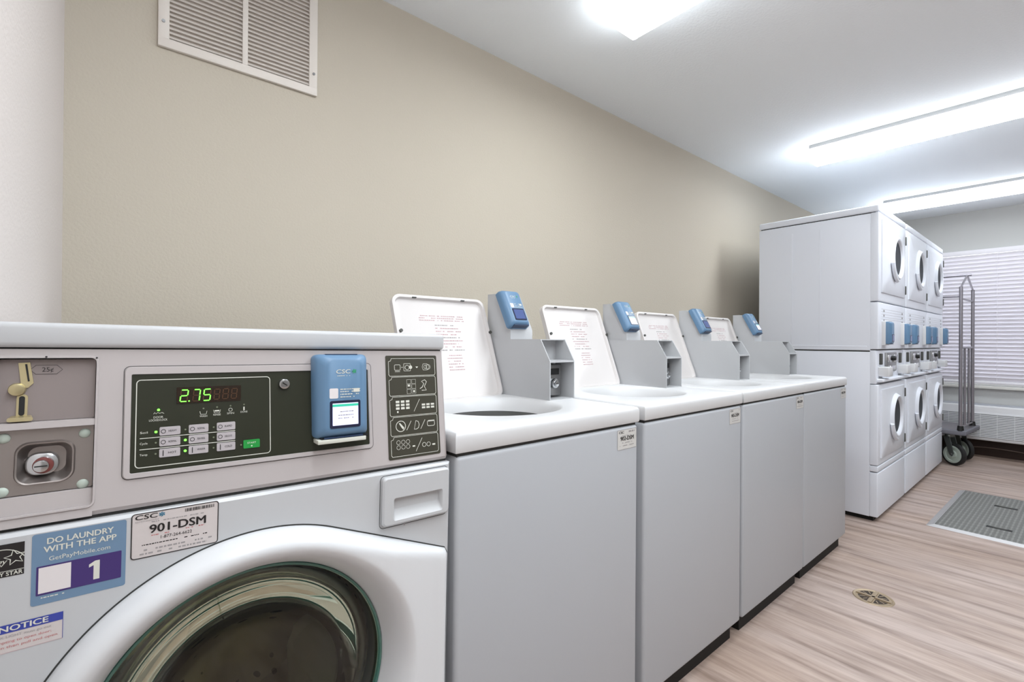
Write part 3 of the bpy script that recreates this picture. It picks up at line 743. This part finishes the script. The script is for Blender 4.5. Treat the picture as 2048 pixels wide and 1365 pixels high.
b.text('before attempting to open door;',s0+.0385,.7395,.0030,'print_red',.070,'c',.005,0,.0007); b.text('push door in then pull and open',s0+.041,.7335,.0030,'print_red',.076,'c',.005,0,.0007)
b.build('notice_sticker',fl,label='white sticker with a blue NOTICE bar')
b=Deco(bf); s0,s1,z0,z1=-.6420,-.6020,.8185,.8575
b.rrect(s0,.8255,s1,z1,'print_black',0,.0004); b.rrect(s0,z0,s1,.8255,'print_black',0,.0004); b.line([(s0,.8255),(s1,.8255)],.0006,'print_white',False,.0008)
b.line([(s0+.020+.023*cos(radians(a)),.829+.0225*sin(radians(a))) for a in range(30,151,8)],.0009,'print_white',False,.0008)
st=[]
for k in range(10):
    a=radians(100+36*k); rr_=.0092 if k%2==0 else .0042; st.append((s0+.0320+rr_*cos(a),.8405+rr_*sin(a)))
b.line(st,.0011,'print_white',True,.0010); b.text('energy',s0+.0130,.8340,.0068,'print_white',.023,'c',.0,.3,.0009)
b.text('ENERGY STAR',s0+.020,.8200,.0046,'print_white',.0375,'c',.03,0,.0009)
b.build('efficiency_sticker',fl,label='black sticker with a white star')

# ================================================================ TOP-LOADING WASHERS
TY=.8092; TW=.628; TD=.69; TZ=.925
def open_lid(parent):
    LW,LH,T=.362,.362,.019
    lid=Deco(lambda s,z,l:(s,-l,z))
    def rl(i,y,r): return [(s,y,z) for s,z in A(-LW/2+i,0+i,LW/2-i,LH-i,r,6)]
    lid.loops([rl(.004,.004,.026),rl(0,0,.030),rl(0,-T,.030),rl(.003,-T-.001,.028),rl(.009,-T,.024),rl(.013,-T+.010,.020),rl(.018,-T+.012,.018)],'lid_in',True,True)
    # faded printed directions
    lift=T-.0115
    for k,z in enumerate((.295,.287,.279)): lid.scribble(-.09,.085,z,.0028,'print_pink',lift)
    for k in range(9): 
        z=.262-k*.011; lid.scribble(-.035,.045+.01*(k%3),z,.0030,'print_grey' if k%4==0 else 'print_pink',lift)
    for k in range(6): lid.scribble(-.01,.05,.155-k*.010,.0026,'print_pink',lift)
    o=lid.build('lid',parent)
    o.location=(.145+LW/2,1.290-TY,.913); o.rotation_euler=(radians(-20.7),0,0)
    for sx,z in ((-1,.235),(1,.235)):
        MB().cyl((sx*(LW/2-.012 if sx<0 else LW/2-.001),-T+.002,z),(sx*(LW/2-.012 if sx<0 else LW/2-.001),-T-.006,z),.0055,'gasket',14).build('lid_bumper',o)
    for sx in (-.10,.09):
        MB().box(sx-.008,sx+.008,-T-.002,-T+.008,LH-.0105,LH-.0065,'gasket',.001).build('lid_clip',o)
    MB().box(-LW/2+.01,LW/2-.006,-T-.002,.002,-.006,-.0005,'gasket').build('lid_contact_shade',o)  # dark strip stands for the contact shade beneath the lid
    MB().cyl((LW/2-.004,-T*.5,.03),(LW/2-.004,-T*.5,.075),.004,'gasket',10).build('lid_hinge',o)
    return o
def make_top_loader():
    root=empty('top_load_washer')
    # local origin: left front bottom, x to the right, y into the machine
    b=MB(); b.box(.003,TW-.003,0.002,TD,.066,.874,'cabinet_enamel',.010,4); b.build('cabinet',root)
    b=MB(); b.box(.03,TW-.03,.028,TD-.03,0,.07,'toekick'); b.build('toe_kick',root)
    b=MB(); b.box(.008,TW-.008,.008,TD-.004,.868,.884,'seam'); b.build('seam_strip',root)
    # worktop with round well
    N=96; cx,cy,R=.316,1.080-TY,.200
    def cl(r,z,sy=1.): return [(cx+r*cos(2*pi*k/N),cy+r*sin(2*pi*k/N)*sy,z) for k in range(N)]
    def rect(x0,x1,y0_,y1_):
        out=[]
        for k in range(N):
            a=2*pi*k/N; d=(cos(a),sin(a)); t=1e9
            for lim,cc,dd in ((x1,cx,d[0]),(x0,cx,d[0]),(y1_,cy,d[1]),(y0_,cy,d[1])):
                if abs(dd)>1e-9 and (lim-cc)/dd>0: t=min(t,(lim-cc)/dd)
            out.append([cx+d[0]*t,cy+d[1]*t])
        for qx,qy in ((x0,y0_),(x0,y1_),(x1,y0_),(x1,y1_)):
            k=min(range(N),key=lambda i:(out[i][0]-qx)**2+(out[i][1]-qy)**2); out[k]=[qx,qy]
        return out
    rr0=rect(.010,TW-.010,.010,TD-.01)
    def ex(e,z,f=0):
        out=[]
        for x,y in rr0:
            X=x+(e if x>TW-.0101 else (-e if x<.0101 else 0)); Y=y+(e if y>TD-.0101 else (-e if y<.0101 else 0)); out.append((X,Y,z))
        return out
    b=MB(); b.loops([cl(.168,.880),cl(.172,.893),cl(.176,.902),cl(.182,.914),cl(.188,.9215),cl(.195,TZ),ex(0,TZ),ex(.004,TZ-.0012),ex(.0075,TZ-.004),ex(.0095,TZ-.0085),ex(.010,TZ-.014),ex(.010,.884),ex(.008,.881)],'white_plastic')
    b.build('worktop',root,angle=40)
    b=MB(); b.lathe([(.168,.880),(.172,.872),(.235,.868),(.235,.55)],(cx,cy,0),'gasket',64,'z'); b.build('tub_cover',root)
    b=MB(); b.lathe([(.1795,.905),(.1785,.9055),(.1765,.902),(.1770,.9005),(.179,.902)],(cx,cy,0),'seam',64,'z',True); b.build('well_gasket',root)
    b=MB(); b.lathe([(.150,.856),(.156,.862),(.190,.860),(.212,.85),(.212,.845),(.160,.850),(.158,.50),(.0005,.49)],(cx,cy,0),'tubwhite',64,'z'); b.lathe([(.03,.50),(.03,.70),(.045,.76),(.02,.78),(.0005,.78)],(cx,cy,0),'tubwhite',32,'z'); b.build('wash_basket',root)
    open_lid(root)
    # meter case with open front
    x0,x1=TW-.115,TW-.002; yf,yt,yb=1.057-TY,1.100-TY,1.47-TY; zt=1.1165; zk=1.046; zb=TZ-.001
    prof=[(yb,zb),(yf,zb),(yf,zk),(yt,zt),(yb,zt)]
    b=MB(); fn=lambda p,x:(x,p[0],p[1]); th=.003
    b.prism(prof,fn,x0,x0+th,'enamel'); b.prism(prof,fn,x1-th,x1,'enamel')
    b.box(x0+th,x1-th,yt+.002,yb,zt-.003,zt-.0002,'enamel'); b.box(x0+th,x1-th,yf+.001,yf+.10,zk-.003,zk+.003,'enamel')
    b.box(x0+th,x1-th,yf+.085,yf+.09,zb,zt-.002,'enamel'); b.box(x0+th,x1-th,yf+.001,yf+.09,zb,zb+.003,'enamel')
    b.box(x0+th,x1-th,yb-.003,yb,zb,zt,'enamel')
    case=b.build('meter_case',root)
    b=MB(); b.box(x0+.010,x0+.092,yf+.040,yf+.086,zb+.010,zk-.012,'zinc',.003); c=(x0+.052,yf+.040,zb+.050)
    b.cyl(c,(c[0],c[1]-.016,c[2]),.017,'chrome',28,.015,.002); b.cyl((c[0],c[1]-.015,c[2]),(c[0],c[1]-.022,c[2]),.010,'chrome',24,.009,.001); b.box(c[0]-.006,c[0]+.006,c[1]-.0228,c[1]-.0218,c[2]-.001,c[2]+.001,'black')
    b.box(x0+.026,x0+.078,yf+.036,yf+.042,zb+.078,zb+.098,'black',.001); b.box(x0+.022,x0+.040,yf+.037,yf+.041,zb+.016,zb+.026,'black',.001); b.build('coin_mechanism',case)
    b=MB(); b.box(x0+.006,x0+.016,yf+.06,yf+.086,zk+.045,zk+.066,'gasket',.001); b.build('case_latch',case)
    # tilted reader mount
    b=MB(); pr=[(1.385-TY,zt-.001),(1.255-TY,zt-.001),(1.255-TY,1.148),(1.322-TY,1.272),(1.345-TY,1.278),(1.385-TY,1.278)]
    b.prism(pr,fn,x0+.006,x1-.006,'enamel'); b.build('reader_mount',root)
    b=MB(); b.box(x0+.03,x1+.0,1.262-TY,1.30-TY,zt-.002,zt+.004,'print_red',.001); 
    return root
def finish_top(root, screen, code):
    th=math.atan2(1.322-1.255,1.272-1.148)  # lean back
    c=Vector((TW-.078,(1.322+1.255)/2-TY+.002,(1.272+1.148)/2+.004))
    mx=Matrix.Translation(c)@Matrix.Rotation(-th,4,'X')
    make_reader(root,mx,screen,True)
    f=lambda s,z,l:(s,.002-l,z)
    b=Deco(f); s0,s1,z0,z1=TW-.098,TW-.012,.812,.866
    b.rrect(s0,z0,s1,z1,'plate_dim',.003,.0004); b.line(A(s0,z0,s1,z1,.003),.0010,'print_grey',True,.0007)
    b.text('CSC',s0+.006,.8565,.0060,'print_black',.022,'l',.03,.1,.0008); b.scribble(s0+.05,s1-.008,.8595,.0045,'print_grey',.0008)
    b.text(code,(s0+s1)/2,.8365,.0115,'print_black',.060,'c',.04,0,.0009); b.scribble(s0+.02,s1-.02,.8500,.0015,'print_grey',.0008)
    b.scribble(s0+.02,s1-.02,.8300,.0020,'print_grey',.0008); b.scribble(s0+.01,s1-.012,.8220,.0022,'print_grey',.0008)
    b.build('machine_label',root)
labels=['white open-lid top-loading washer touching the front-loading washer, first of the row',
 'second white open-lid top-loading washer from the camera, after the one touching the front-loader',
 'third white open-lid top-loading washer, next to the end washer of the row',
 'last white top-loading washer in the row, nearest the stacked dryers']
def copytree(o,parent=None):
    c=o.copy(); COL.objects.link(c)
    if parent is not None:
        ml=o.matrix_local.copy(); c.parent=parent; c.matrix_local=ml
    for ch in list(o.children): copytree(ch,c)
    return c
proto=make_top_loader(); bpy.context.view_layer.update()
tops=[proto]+[copytree(proto) for _ in range(3)]
for o,x,l,sc,code in zip(tops,(.540,1.196,1.837,2.466),labels,('screendim','screen','screendim','screen'),('902-DSM','903-DSM','904-DSM','905-DSM')):
    finish_top(o,sc,code); o.location=(x,TY,0); tag(o,l,'washing machine','open-lid top-loading washers in a row')

# ================================================================ STACKED DRYERS
DW,DD,DZ=.712,.710,1.9708; DYF=.7859
def make_dryer():
    root=empty('stacked_dryer')
    ff=lambda s,z,l:(s,-l,z)
    b=MB(); b.box(.002,DW-.002,.042,DD,.03,1.056,'dryer',.004,3); b.build('lower_cabinet',root)
    b=MB(); b.box(.0,DW,.042,DD,1.064,1.922,'dryer',.004,3)
    # raised pressed ribs on the side
    for y0_,y1_ in ((.315,.325),(.485,.495)): b.box(-.0018,.001,y0_,y1_,1.10,1.865,'dryer',.0008)
    b.box(-.0018,.001,.06,DD-.03,1.085,1.093,'dryer',.0008)
    b.build('upper_cabinet',root)
    b=MB(); b.box(-.002,DW+.002,.0,DD,1.928,DZ,'dryer',.008,4); b.build('top_cap',root)
    b=MB(); b.box(.008,DW-.008,.02,DD-.01,1.05,1.07,'seam'); b.build('seam_strip',root)
    b=MB(); b.box(.008,DW-.008,.02,DD-.01,1.918,1.93,'seam'); b.build('cap_seam_strip',root)
    b=MB(); b.box(.03,DW-.03,.03,DD-.03,0,.035,'toekick'); b.build('toe_kick',root)
    # front skins
    b=MB()
    for z0,z1 in ((.032,.306),(.312,.348)): b.box(0,DW,0,.045,z0,z1,'dryer',.006,3)
    b.build('lower_front_panel',root)
    b=MB(); b.box(0,DW,0,.045,.352,.852,'dryer',.006,3); b.build('lower_door_surround',root)
    b=MB(); b.box(0,DW,0,.045,1.372,1.924,'dryer',.006,3); b.build('upper_door_surround',root)
    b=MB(); b.box(0,DW,.0,.045,1.072,1.366,'dryer',.006,3)
    b.box(.003,DW-.003,.012,.045,.856,1.066,'dryer',.004,3)
    b.box(.02,DW-.02,-.022,.03,.868,.888,'dryer',.006,3)
    cp=b.build('control_section',root)
    d=Deco(ff)
    for z in (1.325,1.308,1.292,1.275,1.262): d.rrect(.06,z,.65,z+.0012,'print_grey',0,.0005)
    for s_ in (.11,.60): 
        for z in (1.255,1.285,1.315): d.rrect(s_,z-.006,s_+.03,z+.006,'print_grey',.001,.0006)
    d.build('instruction_print',cp)
    # coin hardware
    b=MB(); b.box(.205,.465,.0,.014,.925,1.050,'zinc',.003); b.cyl((.335,0,1.012),(.335,-.022,1.012),.017,'black',20,.014,.001)
    b.box(.22,.30,-.008,.003,.985,1.035,'chrome',.003); b.box(.37,.45,-.008,.003,.985,1.035,'chrome',.003); b.box(.25,.42,-.012,.003,.935,.965,'chrome',.003); b.build('coin_plate',cp)
    for x in (.055,.560):
        b=MB(); b.box(x,x+.10,-.042,.014,.902,.962,'white_plastic',.005,3); b.build('coin_slide_box',cp)
        b=MB(); b.box(x+.02,x+.05,-.001,.013,.975,1.045,'gasket',.003); b.build('coin_slot',cp)
    # doors
    for name,zc,z0,z1 in (('upper_door',1.675,1.428,1.885),('lower_door',.628,.392,.822)):
        cx=.395; N=72
        rd=MB()
        R=.137
        def cl(r,y): return [(cx+r*cos(2*pi*k/N),y,zc+r*sin(2*pi*k/N)) for k in range(N)]
        sq=[]
        for k in range(N):
            a=2*pi*k/N; dx,dz=cos(a),sin(a); t=1e9
            for lim,cc,dd in ((DW-.055,cx,dx),(.055,cx,dx),(z1,zc,dz),(z0,zc,dz)):
                if abs(dd)>1e-9 and (lim-cc)/dd>0: t=min(t,(lim-cc)/dd)
            sq.append([cx+dx*t,zc+dz*t])
        for qx,qz in ((.055,z0),(.055,z1),(DW-.055,z0),(DW-.055,z1)):
            k=min(range(N),key=lambda i:(sq[i][0]-qx)**2+(sq[i][1]-qz)**2); sq[k]=[qx,qz]
        rd.loops([[(x,.004,z) for x,z in sq],[(x,-.006,z) for x,z in sq],[(cx+(x-cx)*.985,-.009,zc+(z-zc)*.985) for x,z in sq],cl(.150,-.010),cl(.146,-.014),cl(.139,-.025),cl(.132,-.030),cl(.124,-.0285),cl(.117,-.022),cl(.113,-.012)],'dryer',False,False)
        dr=rd.build(name,root,angle=40)
        g=MB(); g.lathe([(.1135,-.0125),(.10,-.012),(.06,-.0115),(.0005,-.0115)],(cx,0,zc),'dryerwin',64); g.build('door_window',dr)
        h=MB(); pts=[]
        for k in range(9):
            a=radians(195+8*k); pts.append((cx+.155*cos(a),-.022,zc+.155*sin(a)))
        h.tube(pts,.011,'dryer',12); h.build('door_handle',dr)
        for zz in (z0+.055,z1-.055): MB().box(DW-.058,DW-.040,-.014,.004,zz-.03,zz+.03,'gasket',.003).build('door_hinge',dr)
    for x in (.075,.580):
        b=MB(); b.box(x-.004,x+.098,-.020,.004,1.098,1.250,'white_plastic',.004,3); mt=b.build('reader_mount',root)
    for x in (.075,.580):
        make_reader(root,Matrix.Translation((x+.047,-.020,1.175)),'screendim',False,.092,.142,.028)
    return root
dproto=make_dryer(); bpy.context.view_layer.update()
dry=[dproto]+[copytree(dproto) for _ in range(2)]
for o,x,l in zip(dry,(3.631,4.372,5.112),('tall white stacked double dryer nearest the camera, its wide plain side showing','tall white stacked double dryer in the middle of the three','tall white stacked double dryer farthest back, beside the wheeled cart')):
    o.location=(x,DYF,0); tag(o,l,'dryer','stacked double dryers in a row')

# ================================================================ GARMENT CART
root=tag(empty('hanging_cart',(6.115,1.07,0),(0,0,radians(-4.2))),'grey metal laundry cart with tall posts, hanging bar and large casters, behind the stacked dryers','cart')
y0_=-.535; X0_,X1_=-.222,.222; dz=.285
b=MB(); b.box(-.245,.31,y0_+.075,.45,dz,dz+.045,'deck',.010,3); b.box(-.235,.30,y0_+.087,.44,dz+.0445,dz+.0465,'tube'); b.build('deck',root)
for sy in (y0_+.115,.36):
    for x in (X0_,X1_):
        MB().cyl((x,sy,dz+.04),(x,sy,1.625),.0135,'tube',18).build('post',root)
        MB().cyl((x,sy,dz+.04),(x,sy,dz+.085),.026,'black',18,.020).build('post_socket',root)
    b=MB(); b.tube([(X0_,sy,1.62),(0,sy,1.745)],.008,'tube'); b.tube([(X1_,sy,1.62),(0,sy,1.745)],.008,'tube'); b.build('end_brace',root)
    b=MB(); b.cyl((X0_,sy,1.515),(X1_,sy,1.515),.008,'tube',12); b.build('upper_crossbar',root)
    b=MB(); b.cyl((X0_,sy,1.075),(X1_,sy,1.075),.010,'tube',12); b.build('lower_crossbar',root)
    b=MB(); b.cyl((X0_,sy,dz+.075),(X1_,sy,dz+.075),.008,'tube',12); b.build('foot_rail',root)
    for x in (-.076,.076): MB().cyl((x,sy,dz+.07),(x,sy,1.075),.0095,'tube',12).build('end_rod',root)
MB().cyl((0,y0_+.085,1.745),(0,.45,1.745),.010,'tube',14).build('hanging_bar',root)
MB().cyl((X0_,y0_+.115,1.535),(X0_,.36,1.535),.008,'tube',12).build('side_rail',root)
def caster(x,y,ang):
    c=empty('caster',(x,y,dz)); c.parent=root; c.rotation_euler=(0,0,ang)
    b=MB(); b.lathe([(.060,-.016),(.088,-.020),(.098,-.015),(.101,0),(.098,.015),(.088,.020),(.060,.016)],(-.045,0,-.184),'rubber',40,'y',True); wh=b.build('wheel',c)
    b=MB(); b.lathe([(.0005,-.020),(.03,-.022),(.035,-.012),(.058,-.012),(.062,-.0205),(.078,-.0215),(.078,.0215),(.062,.0205),(.058,.012),(.035,.012),(.03,.022),(.0005,.020)],(-.045,0,-.184),'hubgrey',36,'y'); b.build('hub',wh) if False else b.build('wheel_hub',c)
    b=MB(); b.box(-.045,.045,-.042,.042,-.008,0,'castersteel',.002); b.cyl((0,0,-.008),(0,0,-.03),.03,'castersteel',24)
    for sy in (-1,1):
        b.prism([(.028,-.026),(-.030,-.026),(-.066,-.172),(-.052,-.200),(-.030,-.192)],lambda p,t:(p[0],t,p[1]),sy*.027,sy*.031,'castersteel')
    b.box(-.030,.028,-.031,.031,-.032,-.026,'castersteel'); b.cyl((-.045,-.036,-.184),(-.045,.036,-.184),.008,'zinc',12); b.build('caster_fork',c)
for x,y,a in ((-.16,y0_+.205,radians(62)),(.20,y0_+.20,radians(50)),(-.16,.34,radians(180)),(.17,.34,radians(190))): caster(x,y,a)

# ================================================================ FLOOR ITEMS
root=tag(empty('floor_mat',(4.37,-.03,0),(0,0,radians(-1.2))),'grey ribbed floor mat with pale metal edging on the wood floor, facing the stacked dryers','mat')
MB().box(-.535,.535,-.58,.58,.0,.010,'matgrey').build('mat_surface',root)
def ramp(p0,p1,q0,q1,nm='edge_trim'):
    b=MB(); b.add([(*p0,.0005),(*p1,.0005),(*q1,.0125),(*q0,.0125),(*q0,.0),(*q1,.0)],[(0,1,2,3),(3,2,5,4),(0,3,4),(1,5,2),(0,4,5,1)],'alu'); b.build(nm,root)
ramp((-.555,.608),(.555,.608),(-.532,.572),(.532,.572)); ramp((-.555,-.608),(.555,-.608),(-.532,-.572),(.532,-.572))
ramp((-.555,.608),(-.555,-.608),(-.532,.572),(-.532,-.572)); ramp((.555,.608),(.555,-.608),(.532,.572),(.532,-.572))
for x,y in ((.245,.335),(-.31,.315)):
    b=MB(); b.box(x-.02,x+.02,y-.055,y+.055,.0095,.0105,'black',.0004); b.box(x-.012,x+.012,y-.03,y+.03,.010,.013,'gasket',.001); b.build('lift_slot',root)
root=tag(empty('floor_drain',(2.560,.568,0)),'round brass floor drain with four openings, set in the wood floor beside the washers','drain')
b=MB(); b.lathe([(.0005,.001),(.064,.001),(.066,.0025),(.072,.003),(.075,.0005)],(0,0,0),'drainbrass',40,'z'); b.build('drain_ring',root)
b=Deco(lambda s,z,l:(s,z,.0012+l))
for k in range(4):
    a0=radians(45+90*k); pts=[]
    for t in range(9): a=a0-radians(33)+radians(66)*t/8; pts.append((.055*cos(a),.055*sin(a)))
    pts.append((.016*cos(a0),.016*sin(a0))); b.poly(pts,'drainhole',.0004)
    for t in (-1,1):
        a=a0+t*radians(14); b.line([(.030*cos(a),.030*sin(a)),(.052*cos(a),.052*sin(a))],.004,'drainbrass',False,.0008)
b.build('drain_openings',root)
b=Deco(lambda s,z,l:(s,z,.002+l)); 
for a in (0,90): b.slab([(Vector((x,y)).to_3d()@Matrix.Rotation(radians(a),3,'Z'))[:2] for x,y in ((-.062,-.006),(.062,-.006),(.062,.006),(-.062,.006))],'drainbrass',0,.003)
b.build('drain_cross',root)
